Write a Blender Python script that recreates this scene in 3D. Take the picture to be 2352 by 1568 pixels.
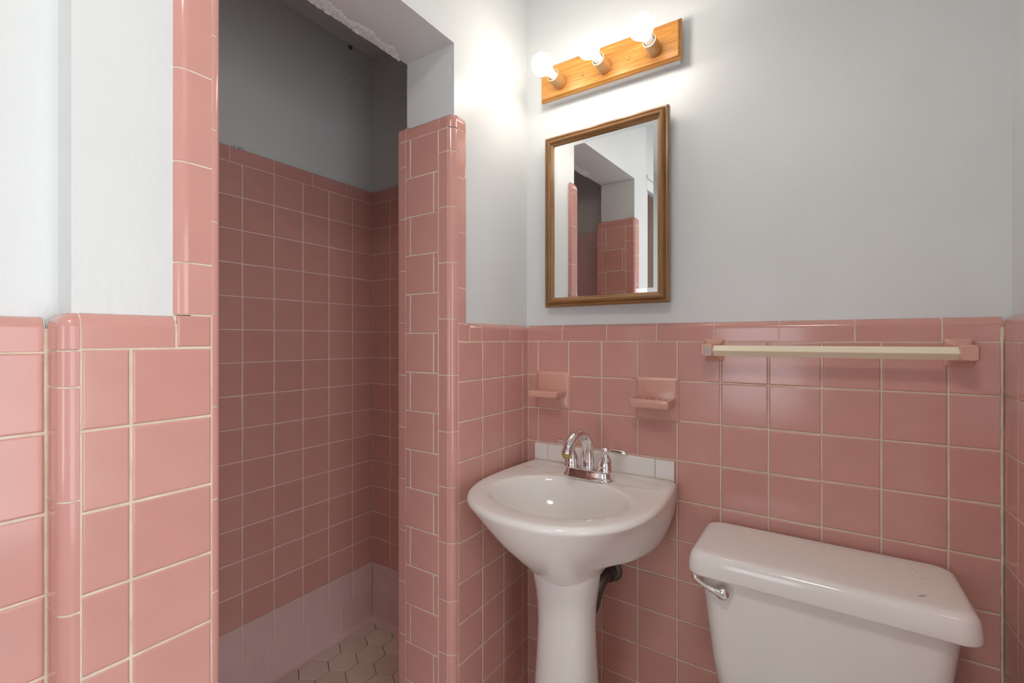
import bpy, bmesh, math, random
from mathutils import Vector, Matrix
random.seed(7)
for o in list(bpy.data.objects): bpy.data.objects.remove(o)
SC = bpy.context.scene
COL = SC.collection
PI = math.pi

# ------------------------------------------------------------------ camera
CX, CY, CZ = 0.8112, -1.3524, 1.22
cam_d = bpy.data.cameras.new('camera'); cam = bpy.data.objects.new('camera', cam_d); COL.objects.link(cam)
cam_d.sensor_width = 36.0; cam_d.sensor_fit = 'HORIZONTAL'
cam_d.lens = 1078.4/2352*36.0
cam_d.shift_x = (1176-1145.5)/2352
cam_d.shift_y = -(784-779.9)/2352
cam_d.clip_start = 0.02
cam.location = (CX, CY, CZ); cam.rotation_euler = (PI/2, 0, 0.6026)
SC.camera = cam

# ------------------------------------------------------------------ world, lights, exposure
EXPOSURE = 0.18
BULB_STRENGTH = 24.0
WINDOW_FILL_POWER = 6.0
DOORWAY_FILL_POWER = 24.0
CEILING_FILL_POWER = 7.5
SC.view_settings.view_transform = 'Standard'; SC.view_settings.look = 'None'
SC.view_settings.gamma = 1.0; SC.view_settings.use_curve_mapping = False
SC.view_settings.exposure = EXPOSURE
W = bpy.data.worlds.new('world'); SC.world = W; W.use_nodes = True
W.node_tree.nodes['Background'].inputs[0].default_value = (0.72, 0.82, 1.0, 1)
W.node_tree.nodes['Background'].inputs[1].default_value = 0.6
def area_light(name, loc, rot, sx, sy, power, color):
    d = bpy.data.lights.new(name, 'AREA'); d.shape = 'RECTANGLE'; d.size = sx; d.size_y = sy
    d.energy = power; d.color = color
    o = bpy.data.objects.new(name, d); COL.objects.link(o); o.location = loc; o.rotation_euler = rot
    return o
# added fill light for daylight, just outside an assumed, unseen window behind the camera
area_light('window_fill_light', (0.43, -2.60, 1.12), (PI/2, 0, 0), 0.62, 0.86, WINDOW_FILL_POWER, (0.92, 0.94, 1.0))
# added fill light, shining through an unseen doorway put into the right wall
area_light('doorway_fill_light', (2.25, -1.45, 1.05), (PI/2, 0, PI/2), 1.6, 1.6, DOORWAY_FILL_POWER, (0.96, 0.955, 1.0))

# added top light under the ceiling, unseen, above and behind the camera
cl_ = area_light('ceiling_fill_light', (0.74, -1.62, 2.405), (0, 0, 0), 0.30, 0.30, CEILING_FILL_POWER, (1.0, 0.95, 0.89)); cl_.data.shape = 'DISK'

# ------------------------------------------------------------------ materials
def mat(name, color, rough=0.5, metal=0.0, spec=0.5, coat=0.0):
    m = bpy.data.materials.new(name); m.use_nodes = True
    b = m.node_tree.nodes['Principled BSDF']
    b.inputs['Base Color'].default_value = (*color, 1)
    b.inputs['Roughness'].default_value = rough
    b.inputs['Metallic'].default_value = metal
    b.inputs['Specular IOR Level'].default_value = spec
    b.inputs['Coat Weight'].default_value = coat
    return m, m.node_tree, b
def N(nt, t, **kw):
    n = nt.nodes.new(t)
    for k, v in kw.items():
        if k in n.inputs: n.inputs[k].default_value = v
        else: setattr(n, k, v)
    return n
def noise(nt, scale, detail=3.0, rough=0.5, coord='Object', dist=0.0, sc=None):
    tc = N(nt, 'ShaderNodeTexCoord'); n = N(nt, 'ShaderNodeTexNoise')
    n.inputs['Scale'].default_value = scale; n.inputs['Detail'].default_value = detail
    n.inputs['Roughness'].default_value = rough; n.inputs['Distortion'].default_value = dist
    if sc:
        mp = N(nt, 'ShaderNodeMapping'); mp.inputs['Scale'].default_value = sc
        nt.links.new(tc.outputs[coord], mp.inputs[0]); nt.links.new(mp.outputs[0], n.inputs['Vector'])
    else: nt.links.new(tc.outputs[coord], n.inputs['Vector'])
    return n
def bump(nt, b, src, strength, dist=0.002, prev=None):
    bp = N(nt, 'ShaderNodeBump'); bp.inputs['Strength'].default_value = strength; bp.inputs['Distance'].default_value = dist
    nt.links.new(src, bp.inputs['Height'])
    if prev is not None: nt.links.new(prev.outputs[0], bp.inputs['Normal'])
    nt.links.new(bp.outputs[0], b.inputs['Normal']); return bp
def ramp(nt, src, stops):
    r = N(nt, 'ShaderNodeValToRGB'); e = r.color_ramp.elements
    while len(e) > 1: e.remove(e[-1])
    e[0].position = stops[0][0]; e[0].color = (*stops[0][1], 1)
    for p, c in stops[1:]:
        x = e.new(p); x.color = (*c, 1)
    nt.links.new(src, r.inputs[0]); return r

def tile_mat(name, c1, c2, rough=0.13, wav=0.25):
    m, nt, b = mat(name, c1, rough)
    oi = N(nt, 'ShaderNodeObjectInfo')
    r = ramp(nt, oi.outputs['Random'], [(0.0, c1), (1.0, c2)])
    n = noise(nt, 9.0, 3.0)
    mx = N(nt, 'ShaderNodeMix'); mx.data_type = 'RGBA'; mx.blend_type = 'MULTIPLY'
    rr = ramp(nt, n.outputs[0], [(0.3, (0.93, 0.92, 0.92)), (0.7, (1.0, 1.0, 1.0))])
    mx.inputs[0].default_value = 1.0
    nt.links.new(r.outputs[0], mx.inputs[6]); nt.links.new(rr.outputs[0], mx.inputs[7])
    nt.links.new(mx.outputs[2], b.inputs['Base Color'])
    n2 = noise(nt, 14.0, 2.0); bump(nt, b, n2.outputs[0], wav, 0.0012)
    n3 = noise(nt, 40.0, 4.0)
    mr = N(nt, 'ShaderNodeMapRange'); mr.inputs[3].default_value = rough*0.75; mr.inputs[4].default_value = rough*1.6
    nt.links.new(n3.outputs[0], mr.inputs[0]); nt.links.new(mr.outputs[0], b.inputs['Roughness'])
    return m
M_TILE = tile_mat('pink glazed tile', (0.640, 0.328, 0.283), (0.670, 0.356, 0.308))
M_TRIM = tile_mat('pink glazed trim', (0.630, 0.312, 0.270), (0.665, 0.345, 0.300), 0.11, 0.15)
M_PALE = tile_mat('pale pink tile', (0.74, 0.52, 0.50), (0.78, 0.55, 0.53), 0.3, 0.3)
M_ACC = tile_mat('pink ceramic fitting', (0.710, 0.395, 0.320), (0.725, 0.405, 0.330), 0.16, 0.1)
def grout_mat(name, c1, c2):
    m, nt, b = mat(name, c1, 0.85)
    n = noise(nt, 25.0, 5.0, 0.6)
    r = ramp(nt, n.outputs[0], [(0.35, c1), (0.7, c2)])
    nt.links.new(r.outputs[0], b.inputs['Base Color'])
    n2 = noise(nt, 300.0, 3.0); bump(nt, b, n2.outputs[0], 0.3, 0.001)
    return m
M_GROUT = grout_mat('cream grout', (0.66, 0.54, 0.42), (0.80, 0.71, 0.58))
M_GROUTD = grout_mat('brown floor grout', (0.16, 0.085, 0.04), (0.36, 0.24, 0.16))
M_GROUTP = grout_mat('pinkish grout', (0.80, 0.60, 0.52), (0.88, 0.70, 0.62))
def plaster_mat(name, c, spots=False):
    m, nt, b = mat(name, c, 0.36, spec=0.45)
    n = noise(nt, 6.0, 4.0); r = ramp(nt, n.outputs[0], [(0.3, tuple(x*0.97 for x in c)), (0.7, c)])
    col = r.outputs[0]
    nt.links.new(col, b.inputs['Base Color'])
    n1 = noise(nt, 30.0, 6.0, 0.65, dist=0.6, sc=(1, 1, 0.45)); b1 = bump(nt, b, n1.outputs[0], 0.35, 0.003)
    n2 = noise(nt, 260.0, 3.0, 0.5); bump(nt, b, n2.outputs[0], 0.12, 0.001, b1)
    return m, nt, b
M_PLASTER, _, _ = plaster_mat('white semi gloss paint', (0.745, 0.770, 0.765))
# shower paint has mould specks around one place and peeling near the tile edge
M_SPLASTER, nt, b = plaster_mat('shower wall paint', (0.70, 0.73, 0.725))
def add_specks(nt, b, center, rad, scale, thr):
    tc = N(nt, 'ShaderNodeTexCoord'); vo = N(nt, 'ShaderNodeTexVoronoi'); vo.inputs['Scale'].default_value = scale
    nt.links.new(tc.outputs['Object'], vo.inputs['Vector'])
    lt = N(nt, 'ShaderNodeMath', operation='LESS_THAN'); lt.inputs[1].default_value = thr
    nt.links.new(vo.outputs['Distance'], lt.inputs[0])
    vs = N(nt, 'ShaderNodeVectorMath', operation='SUBTRACT'); vs.inputs[1].default_value = center
    nt.links.new(tc.outputs['Object'], vs.inputs[0])
    dv = N(nt, 'ShaderNodeVectorMath', operation='DIVIDE'); dv.inputs[1].default_value = rad
    nt.links.new(vs.outputs[0], dv.inputs[0])
    ln = N(nt, 'ShaderNodeVectorMath', operation='LENGTH'); nt.links.new(dv.outputs[0], ln.inputs[0])
    ns = noise(nt, 60.0, 3.0)
    ad = N(nt, 'ShaderNodeMath', operation='ADD'); nt.links.new(ln.outputs['Value'], ad.inputs[0]); nt.links.new(ns.outputs[0], ad.inputs[1])
    l2 = N(nt, 'ShaderNodeMath', operation='LESS_THAN'); l2.inputs[1].default_value = 1.35; nt.links.new(ad.outputs[0], l2.inputs[0])
    mu = N(nt, 'ShaderNodeMath', operation='MULTIPLY'); nt.links.new(lt.outputs[0], mu.inputs[0]); nt.links.new(l2.outputs[0], mu.inputs[1])
    src = b.inputs['Base Color'].links[0].from_socket
    mx = N(nt, 'ShaderNodeMix'); mx.data_type = 'RGBA'; mx.inputs[7].default_value = (0.12, 0.12, 0.12, 1)
    nt.links.new(mu.outputs[0], mx.inputs[0]); nt.links.new(src, mx.inputs[6]); nt.links.new(mx.outputs[2], b.inputs['Base Color'])
add_specks(nt, b, (-0.795, -0.10, 2.33), (0.1, 0.055, 0.10), 150.0, 0.22)
add_specks(nt, b, (-0.795, -0.10, 2.43), (0.1, 0.012, 0.012), 60.0, 0.6)
add_specks(nt, b, (-0.795, -0.552, 1.853), (0.1, 0.03, 0.018), 190.0, 0.4)
add_specks(nt, b, (-0.795, -0.44, 1.85), (0.1, 0.25, 0.006), 90.0, 0.3)

M_WHITE, nt, b = mat('white vitreous china', (0.87, 0.835, 0.80), 0.09)
n = noise(nt, 5.0, 2.0); bump(nt, b, n.outputs[0], 0.05, 0.003)
M_WTILE, _, _ = mat('white glazed tile', (0.86, 0.83, 0.79), 0.15)
M_CHROME, nt, b = mat('chrome', (0.82, 0.80, 0.80), 0.07, 1.0)
n = noise(nt, 60.0, 5.0, 0.6); r = ramp(nt, n.outputs[0], [(0.45, (0.05, 0.05, 0.05)), (0.75, (0.3, 0.3, 0.3))])
nt.links.new(r.outputs[0], b.inputs['Roughness'])
M_SCALE, _, _ = mat('green brown limescale', (0.42, 0.36, 0.08), 0.8)
M_OLDPIPE, nt, b = mat('tarnished pipe', (0.16, 0.14, 0.13), 0.45, 0.7)
M_MIRROR, _, _ = mat('mirror silvering', (0.93, 0.94, 0.94), 0.0, 1.0)
M_METALW, _, _ = mat('white enamelled metal', (0.78, 0.78, 0.77), 0.35)
M_CREAM, nt, b = mat('cream plastic bar', (0.88, 0.78, 0.60), 0.3)
M_DARK, _, _ = mat('dark recess', (0.03, 0.02, 0.02), 0.8)
M_LINER, _, _ = mat('socket liner metal', (0.62, 0.60, 0.57), 0.3, 0.8)
M_SCREW, _, _ = mat('brass screw', (0.55, 0.36, 0.18), 0.3, 0.9)
M_WORN, _, _ = mat('worn foil label', (0.42, 0.34, 0.32), 0.35, 0.2)
M_MARK, _, _ = mat('dark scuff', (0.25, 0.22, 0.18), 0.8)
M_FLOORT = tile_mat('floor hexagon tile', (0.74, 0.59, 0.50), (0.82, 0.68, 0.59), 0.35, 0.4)
def wood_mat(name, c_dark, c_mid, c_light, grain=(3.0, 60.0, 60.0), rough=0.35):
    m, nt, b = mat(name, c_mid, rough, coat=0.15)
    b.inputs['Coat Roughness'].default_value = 0.15
    n = noise(nt, 1.6, 6.0, 0.62, dist=0.8, sc=grain)
    r = ramp(nt, n.outputs[0], [(0.30, c_dark), (0.48, c_mid), (0.68, c_light)])
    n2 = noise(nt, 6.0, 4.0, 0.7, sc=(grain[0]*0.8, grain[1]*2.2, grain[2]*2.2))
    r2 = ramp(nt, n2.outputs[0], [(0.36, (0.62, 0.55, 0.5)), (0.5, (1, 1, 1))])
    mx = N(nt, 'ShaderNodeMix'); mx.data_type = 'RGBA'; mx.blend_type = 'MULTIPLY'; mx.inputs[0].default_value = 0.7
    nt.links.new(r.outputs[0], mx.inputs[6]); nt.links.new(r2.outputs[0], mx.inputs[7])
    nt.links.new(mx.outputs[2], b.inputs['Base Color'])
    bump(nt, b, n2.outputs[0], 0.15, 0.0006)
    return m
M_OAKL = wood_mat('golden oak', (0.33, 0.125, 0.022), (0.50, 0.22, 0.045), (0.60, 0.29, 0.07))
M_OAKF = wood_mat('oak frame', (0.17, 0.075, 0.022), (0.28, 0.135, 0.042), (0.38, 0.20, 0.07))
M_SOCK, _, _ = mat('oak coloured socket sleeve', (0.50, 0.27, 0.10), 0.3, 0.25, coat=0.3)
M_DOOR = wood_mat('dark brown door', (0.06, 0.028, 0.014), (0.11, 0.055, 0.03), (0.15, 0.08, 0.045), (30.0, 30.0, 2.0))
m = bpy.data.materials.new('glowing bulb'); m.use_nodes = True; nt = m.node_tree; nt.nodes.clear()
em = N(nt, 'ShaderNodeEmission'); em.inputs[0].default_value = (1.0, 0.92, 0.83, 1); em.inputs[1].default_value = BULB_STRENGTH
out = N(nt, 'ShaderNodeOutputMaterial'); nt.links.new(em.outputs[0], out.inputs[0]); M_BULB = m
M_GLASS, nt, b = mat('window glass', (1, 1, 1), 0.0)
b.inputs['Transmission Weight'].default_value = 1.0; b.inputs['IOR'].default_value = 1.05

# ------------------------------------------------------------------ helpers
def link(name, me, m, parent=None, mtx=None):
    if m is not None and not me.materials: me.materials.append(m)
    o = bpy.data.objects.new(name, me); COL.objects.link(o)
    if parent is not None: o.parent = parent
    if mtx is not None: o.matrix_local = mtx
    return o
def thing(name, label, cat, loc=(0, 0, 0), group=None):
    o = bpy.data.objects.new(name, None); COL.objects.link(o); o.empty_display_size = 0.05
    o.location = loc; o['label'] = label; o['category'] = cat
    if group: o['group'] = group
    return o
def from_bm(name, bm, smooth=False):
    bmesh.ops.recalc_face_normals(bm, faces=bm.faces)
    me = bpy.data.meshes.new(name); bm.to_mesh(me); bm.free()
    if smooth:
        for p in me.polygons: p.use_smooth = True
    return me
def add_box(bm, a, b):
    vs = [bm.verts.new((x, y, z)) for x in (a[0], b[0]) for y in (a[1], b[1]) for z in (a[2], b[2])]
    for f in ((0,1,3,2),(4,6,7,5),(0,4,5,1),(2,3,7,6),(0,2,6,4),(1,5,7,3)):
        bm.faces.new([vs[i] for i in f])
    return vs
def boxes(name, lst, m, parent=None, bev=0.0):
    bm = bmesh.new()
    for a, b in lst: add_box(bm, a, b)
    if bev: bmesh.ops.bevel(bm, geom=bm.edges[:], offset=bev, segments=2, affect='EDGES', profile=0.6)
    return link(name, from_bm(name, bm), m, parent)
def loft(rings, closed=True, cap0=False, cap1=False):
    """rings: list of equal-length point lists -> bmesh"""
    bm = bmesh.new(); R = [[bm.verts.new(p) for p in r] for r in rings]; n = len(rings[0])
    for a, b in zip(R[:-1], R[1:]):
        for i in range(n if closed else n-1):
            j = (i+1) % n
            bm.faces.new((a[i], a[j], b[j], b[i]))
    if cap0: bm.faces.new(list(reversed(R[0])))
    if cap1: bm.faces.new(R[-1])
    return bm
def lathe(prof, seg=32, axis='Z', cap=True):
    rings = []
    for r, h in prof:
        r = max(r, 1e-4); ring = []
        for i in range(seg):
            a = 2*PI*i/seg; c, s = r*math.cos(a), r*math.sin(a)
            ring.append({'Z': (c, s, h), 'Y': (c, h, s), 'X': (h, c, s)}[axis])
        rings.append(ring)
    return loft(rings, True, cap, cap)
def tube(pts, rads, seg=20, cap=True, flat=None):
    P = [Vector(p) for p in pts]; rings = []; up = Vector((1, 0, 0.01)).normalized()
    for i, p in enumerate(P):
        t = (P[min(i+1, len(P)-1)]-P[max(i-1, 0)]).normalized()
        s = up - t*up.dot(t)
        if s.length < 1e-4: s = Vector((0, 1, 0))
        s.normalize(); q = t.cross(s); up = s
        r = rads[i] if isinstance(rads, (list, tuple)) else rads
        fl = flat[i] if flat else 1.0
        rings.append([p + s*(r*math.cos(2*PI*k/seg)) + q*(r*fl*math.sin(2*PI*k/seg)) for k in range(seg)])
    return loft(rings, True, cap, cap)
def spline(ctrl, n=8):
    P = [Vector(c) for c in ctrl]; out = []
    Q = [P[0]*2-P[1]] + P + [P[-1]*2-P[-2]]
    for i in range(1, len(Q)-2):
        p0, p1, p2, p3 = Q[i-1:i+3]
        for k in range(n):
            t = k/n
            out.append(0.5*((2*p1)+(p2-p0)*t+(2*p0-5*p1+4*p2-p3)*t*t+(3*p1-p0-3*p2+p3)*t**3))
    out.append(P[-1]); return out
def lerp_list(vals, n):
    out = []
    for i in range(len(vals)-1):
        for k in range(n): out.append(vals[i]+(vals[i+1]-vals[i])*k/n)
    out.append(vals[-1]); return out
def rrect(x0, x1, y0, y1, r, z, n=6):
    pts = []
    for cx, cy, a0 in ((x1-r, y1-r, 0), (x0+r, y1-r, PI/2), (x0+r, y0+r, PI), (x1-r, y0+r, 1.5*PI)):
        for k in range(n+1):
            a = a0+PI/2*k/n; pts.append((cx+r*math.cos(a), cy+r*math.sin(a), z))
    return pts
def obj_smooth(name, bm, m, parent=None, angle=40, mtx=None):
    me = from_bm(name, bm, True)
    try: me.set_sharp_from_angle(angle=math.radians(angle))
    except Exception: pass
    return link(name, me, m, parent, mtx)

# wall frames: local x along the wall, y up, z out of the wall
def frame(xa, za):
    xa, za = Vector(xa), Vector(za); ya = Vector((0, 0, 1))
    return Matrix((xa, ya, za)).transposed().to_4x4()
F_MY = frame((1, 0, 0), (0, -1, 0))    # faces -Y ; local x = +X
F_PX = frame((0, 1, 0), (1, 0, 0))     # faces +X ; local x = +Y
F_PY = frame((-1, 0, 0), (0, 1, 0))    # faces +Y ; local x = -X
F_MX = frame((0, -1, 0), (-1, 0, 0))   # faces -X ; local x = -Y
TD = 0.008
_tile_cache = {}
def tile_mesh(w, h, flat=False, key=''):
    k = (round(w, 4), round(h, 4), key)
    if k in _tile_cache: return _tile_cache[k]
    e = min(0.0034, w*0.22)
    rings = [(0.0, -TD), (0.0, -0.0010), (e*0.22, -0.0003), (e, 0.0)]
    V = []; NR = []
    nz = [0.0, 0.15, 0.75, 1.0]
    for (ins, d), q in zip(rings, nz):
        for sx, sy in ((-1, -1), (1, -1), (1, 1), (-1, 1)):
            V.append((sx*(w/2-ins), sy*(h/2-ins), d))
            s = math.sqrt(max(0, 1-q*q))*0.7071
            NR.append((sx*s, sy*s, q))
    F = []
    for i in range(3):
        for j in range(4):
            a = i*4+j; b_ = i*4+(j+1) % 4
            F.append((a, b_, b_+4, a+4))
    F.append((12, 13, 14, 15))
    me = bpy.data.meshes.new('tile'); me.from_pydata(V, [], F); me.update()
    for p in me.polygons: p.use_smooth = True
    # per-corner normals so that side bands shade along their own direction
    ln = []
    for p in me.polygons:
        for li in p.loop_indices:
            vi = me.loops[li].vertex_index; r_, c_ = divmod(vi, 4)
            if p.index == 12: ln.append((0, 0, 1)); continue
            j = p.index % 4
            dx, dy = ((0, -1), (1, 0), (0, 1), (-1, 0))[j]
            q = nz[r_]; s = math.sqrt(max(0, 1-q*q)); ln.append((dx*s, dy*s, q))
    me.normals_split_custom_set(ln)
    _tile_cache[k] = me; return me
J = 0.0028     # joint width
def tile(parent, F, a0, a1, z0, z1, off, m=None, name='tile', jit=1.0, j=J):
    """a0..a1 cell along local x (as world coordinate value of that axis), z0..z1 cell height, off plane position"""
    w, h = abs(a1-a0)-j, abs(z1-z0)-j
    m = m or M_TILE
    me = tile_mesh(w, h, key=m.name)
    ca, cz = (a0+a1)/2, (z0+z1)/2
    if F is F_MY: loc = (ca, off, cz)
    elif F is F_PY: loc = (ca, off, cz)
    else: loc = (off, ca, cz)
    R = Matrix.Translation(loc) @ F
    R = R @ Matrix.Rotation(max(-1.6, min(1.6, random.gauss(0, 1)))*0.0018*jit, 4, 'X') @ Matrix.Rotation(max(-1.6, min(1.6, random.gauss(0, 1)))*0.0018*jit, 4, 'Y') @ Matrix.Rotation(random.gauss(0, 0.0012)*jit, 4, 'Z')
    R = R @ Matrix.Translation((random.gauss(0, 0.0001), random.gauss(0, 0.0001), random.uniform(0, 0.0002)*jit))
    return link(name, me, m, parent, R)

def strip(parent, prof, nrm, L, mtx, m=None, name='trim_tile', r0=0.0, r1=0.0, gap=0.0012, d0=None, d1=None):
    """profile (u,v) swept along local z from 0..L; nrm outward normals; r0/r1 rounds that end by radius"""
    m = m or M_TRIM
    loops = []
    def end(r, d):
        if r > 0:
            d = d if d is not None else r
            return [(r - r*math.sin(t), d*(1-math.cos(t)), t) for t in [PI/2*k/6 for k in range(7)]]
        return [(0.0009, 0.0, 0.0), (0.0003, 0.00025, 0.8), (0.0, 0.0010, 1.35), (0.0, TD*0.8, PI/2)]
    e0 = end(r0, d0); e1 = end(r1, d1)
    for t, ins, an in reversed(e0): loops.append((gap+t if r0 <= 0 else t, ins, -an))
    for t, ins, an in e1: loops.append((L-gap-t if r1 <= 0 else L-t, ins, an))
    V = []; NV = []
    inn = list(nrm); i0 = next(i for i, q in enumerate(nrm) if q[1] >= 0.999); i1 = max(i for i, q in enumerate(nrm) if q[1] >= -0.01 and i < len(nrm)-1) if nrm[-1][1] < -0.5 else len(nrm)-1
    for i in range(len(inn)):
        if i < i0: inn[i] = nrm[i0]
        if i > i1: inn[i] = nrm[i1]
    for z, ins, an in loops:
        k_ = 0
        for (u, v), (nu, nv) in zip(prof, nrm):
            iu, iv = inn[k_] if ins > 0.0012 else (nu, nv); k_ += 1
            V.append((u-iu*ins, v-iv*ins, z)); c, s = math.cos(an), math.sin(an)
            NV.append(Vector((nu*c, nv*c, s)))
    n = len(prof); F = []
    for i in range(len(loops)-1):
        for j in range(n-1):
            F.append((i*n+j, i*n+j+1, (i+1)*n+j+1, (i+1)*n+j))
    me = bpy.data.meshes.new(name); me.from_pydata(V, [], F); me.update()
    # orient
    if me.polygons[len(F)//2].normal.dot(NV[F[len(F)//2][0]]) < 0: me.flip_normals()
    for p in me.polygons: p.use_smooth = True
    me.normals_split_custom_set_from_vertices(NV)
    return link(name, me, m, parent, mtx)
_strip = strip
_backs = []
def strip(parent, prof, nrm, L, mtx, m=None, name='trim_tile', **kw):
    o = _strip(parent, prof, nrm, L, mtx, m, name, **kw)
    q = [(u-nu*0.00095, v-nv*0.00095) for (u, v), (nu, nv) in zip(prof, nrm)][2:]
    if m is not M_WTILE:
        nn = list(nrm)[2:]
        # grout bed that follows the curved piece, joined per wall afterwards
        kk = {k: v for k, v in kw.items() if k in ('r1', 'd1', 'r0', 'd0')}
        b_ = _strip(parent, q, nn, L, mtx, M_GROUT if parent not in (wall_shower_back, wall_shower_right) else M_GROUTP, 'bed', gap=-0.0004 if not kk.get('r1') else 0.0006, **kk)
        _backs.append((parent, b_, mtx))
    return o
def join_beds():
    by = {}
    for p, b_, mx_ in _backs: by.setdefault((p, b_.data.materials[0]), []).append((b_, mx_))
    for (p, mm), lst in by.items():
        bm = bmesh.new()
        for b_, mx_ in lst:
            n0 = len(bm.verts); bm.from_mesh(b_.data)
            bm.verts.ensure_lookup_table()
            for v in bm.verts[n0:]: v.co = mx_ @ v.co
            me = b_.data; bpy.data.objects.remove(b_); bpy.data.meshes.remove(me)
        me = bpy.data.meshes.new('grout_bed'); bm.to_mesh(me); bm.free()
        for q in me.polygons: q.use_smooth = False
        o = link('grout_bed', me, mm, p)
        o['kind'] = 'stuff'
def bull_prof(length, r, depth, edge=0.0012):
    """flat of given length from u=0 then rounding by r down to v=-depth; v is outward"""
    pts = [(0.0, -TD*0.7), (0.0, -0.0010), (0.0003, -0.0003), (0.0010, 0.0)]; nr = [(-1, 0), (-0.95, 0.3), (-0.6, 0.8), (0, 1)]
    f = length-r
    pts.append((f, 0.0)); nr.append((0, 1))
    amax = PI/2
    for k in range(1, 8):
        a = amax*k/7; pts.append((f+r*math.sin(a), -depth*(1-math.cos(a)))); nr.append((math.sin(a), math.cos(a)))
    pts.append((length, -depth-0.004)); nr.append((1, 0))
    return pts, nr
def corner_prof(l1, l2, r):
    """L wrap: flat on plane v=0 for u 0..l1-r, arc radius r, then down plane u=l1 to v=-l2"""
    pts = [(0.0, -TD*0.7), (0.0, -0.0010), (0.0003, -0.0003), (0.0010, 0.0)]; nr = [(-1, 0), (-0.95, 0.3), (-0.6, 0.8), (0, 1)]
    pts.append((l1-r, 0)); nr.append((0, 1))
    for k in range(1, 9):
        a = PI/2*k/8; pts.append((l1-r+r*math.sin(a), -r*(1-math.cos(a)))); nr.append((math.sin(a), math.cos(a)))
    pts += [(l1, -l2+0.0010), (l1-0.0003, -l2+0.0003), (l1-0.0010, -l2), (l1-TD*0.7, -l2)]; nr += [(1, 0), (0.8, -0.6), (0.3, -0.95), (0, -1)]
    return pts, nr
def MT(origin, u, v, w):
    return Matrix.Translation(origin) @ Matrix((Vector(u), Vector(v), Vector(w))).transposed().to_4x4()

def structure(name, lst, m):
    o = boxes(name, lst, m); o['kind'] = 'structure'; return o
def grout(parent, a, b, m=None): return boxes('grout', [(a, b)], m or M_GROUT, parent)

# ================================================================== room shell
H = 2.44; T = 0.11; Z0 = 1.2155
rowsz = [Z0-T*i for i in range(12)]          # 12th is the floor (0.0055)
wall_back = structure('wall_back', [((-0.18, 0.012, 0), (1.26, 0.13, H))], M_PLASTER)
wall_left = structure('wall_left', [
    ((-0.191, -0.37, 0), (-0.012, 0.012, H)),
    ((-0.191, -1.16, 2.026), (-0.012, -0.37, H)),
    ((-0.191, -1.16, 0), (-0.012, -0.997, 2.026)),
    ((-0.191, -1.345, 0), (-0.0715, -1.16, H)),
    ((-0.191, -2.12, 2.06), (-0.0715, -1.345, H)),
    ((-0.191, -2.50, 0), (-0.0715, -2.12, H))], M_PLASTER)
wall_right = structure('wall_right', [
    ((1.127, -0.85, 0), (1.26, 0.012, H)), ((1.127, -2.5, 0), (1.26, -1.65, H)), ((1.127, -1.65, 2.05), (1.26, -0.85, H))], M_PLASTER)  # gap: unseen doorway, added to let the fill light in
wall_front = structure('wall_front', [
    ((-0.191, -2.62, 0), (0.13, -2.5, H)), ((0.73, -2.62, 0), (1.26, -2.5, H)),
    ((0.13, -2.62, 0), (0.73, -2.5, 0.70)), ((0.13, -2.62, 1.54), (0.73, -2.5, H))], M_PLASTER)  # gap for the assumed, unseen window
wall_shower_back = structure('wall_shower_back', [((-0.90, -1.3, 0), (-0.795, 0.13, H))], M_SPLASTER)
wall_shower_right = structure('wall_shower_right', [((-0.795, 0.0175, 0), (-0.18, 0.13, H))], M_SPLASTER)
wall_shower_left = structure('wall_shower_left', [((-0.795, -1.32, 0), (-0.191, -1.2, H))], M_SPLASTER)
ceiling = structure('ceiling', [((-0.90, -2.62, H), (1.26, 0.13, H+0.1))], M_PLASTER)
floor = structure('floor', [((-0.191, -2.62, -0.1), (1.26, 0.012, -0.0045))], M_GROUTD)
floor_shower = structure('floor_shower', [((-0.795, -1.2, -0.1), (-0.19, 0.0175, 0.0170))], M_GROUTD)

# ---- back wall tiles (the wall with sink, mirror and towel bar)
grout(wall_back, (-0.001, 0.0006, 0), (1.116, 0.0125, 1.246))
cols = [0.0] + [0.0405+0.1101*k for k in range(10)] + [1.1125]
for i in range(11):
    z1, z0 = rowsz[i], rowsz[i+1]
    for k in range(len(cols)-1):
        if i in (1,) and k in (1, 4): continue       # replaced by the two ceramic fittings
        tile(wall_back, F_MY, cols[k], cols[k+1], z0, z1, 0.0)
pb, nb = bull_prof(0.051, 0.018, 0.0125)
capx = [0.0, 0.1268, 0.2755, 0.4245, 0.5741, 0.7237, 0.8738, 1.0217, 1.1125]
for a, c in zip(capx[:-1], capx[1:]):
    # u up, v outward(-Y), w along +X : right handed check (0,0,1)x(0,-1,0)=(1,0,0)
    strip(wall_back, pb, nb, c-a, MT((a, 0, Z0+0.0006), (0, 0, 1), (0, -1, 0), (1, 0, 0)), name='cap_tile')
random.seed(5)
cpts = [(1.1105, -0.0025, 0.02+0.0125*k) for k in range(99)]
crad = [0.0022+(0.0018 if z[2] > 1.16 else 0.0004)*random.random() for z in cpts]
me = from_bm('caulk', tube([(x-random.uniform(0, 0.001), y, z) for x, y, z in cpts], crad, 8), True)
link('caulk', me, M_GROUT, wall_back)
# ---- right wall tiles
grout(wall_right, (1.1131, -0.79, 0), (1.1275, 0.002, 1.246))
rc = [0.0, -0.085] + [-0.085-0.11*k for k in range(1, 7)]
for i in range(11):
    for k in range(len(rc)-1):
        tile(wall_right, F_MX, rc[k+1], rc[k], rowsz[i+1], rowsz[i], 1.1125)
y = -0.0
for L in (0.062, 0.15, 0.15, 0.15, 0.15, 0.083):
    strip(wall_right, pb, nb, L, MT((1.1125, y, Z0+0.0006), (0, 0, 1), (-1, 0, 0), (0, -1, 0)), name='cap_tile'); y -= L
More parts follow.
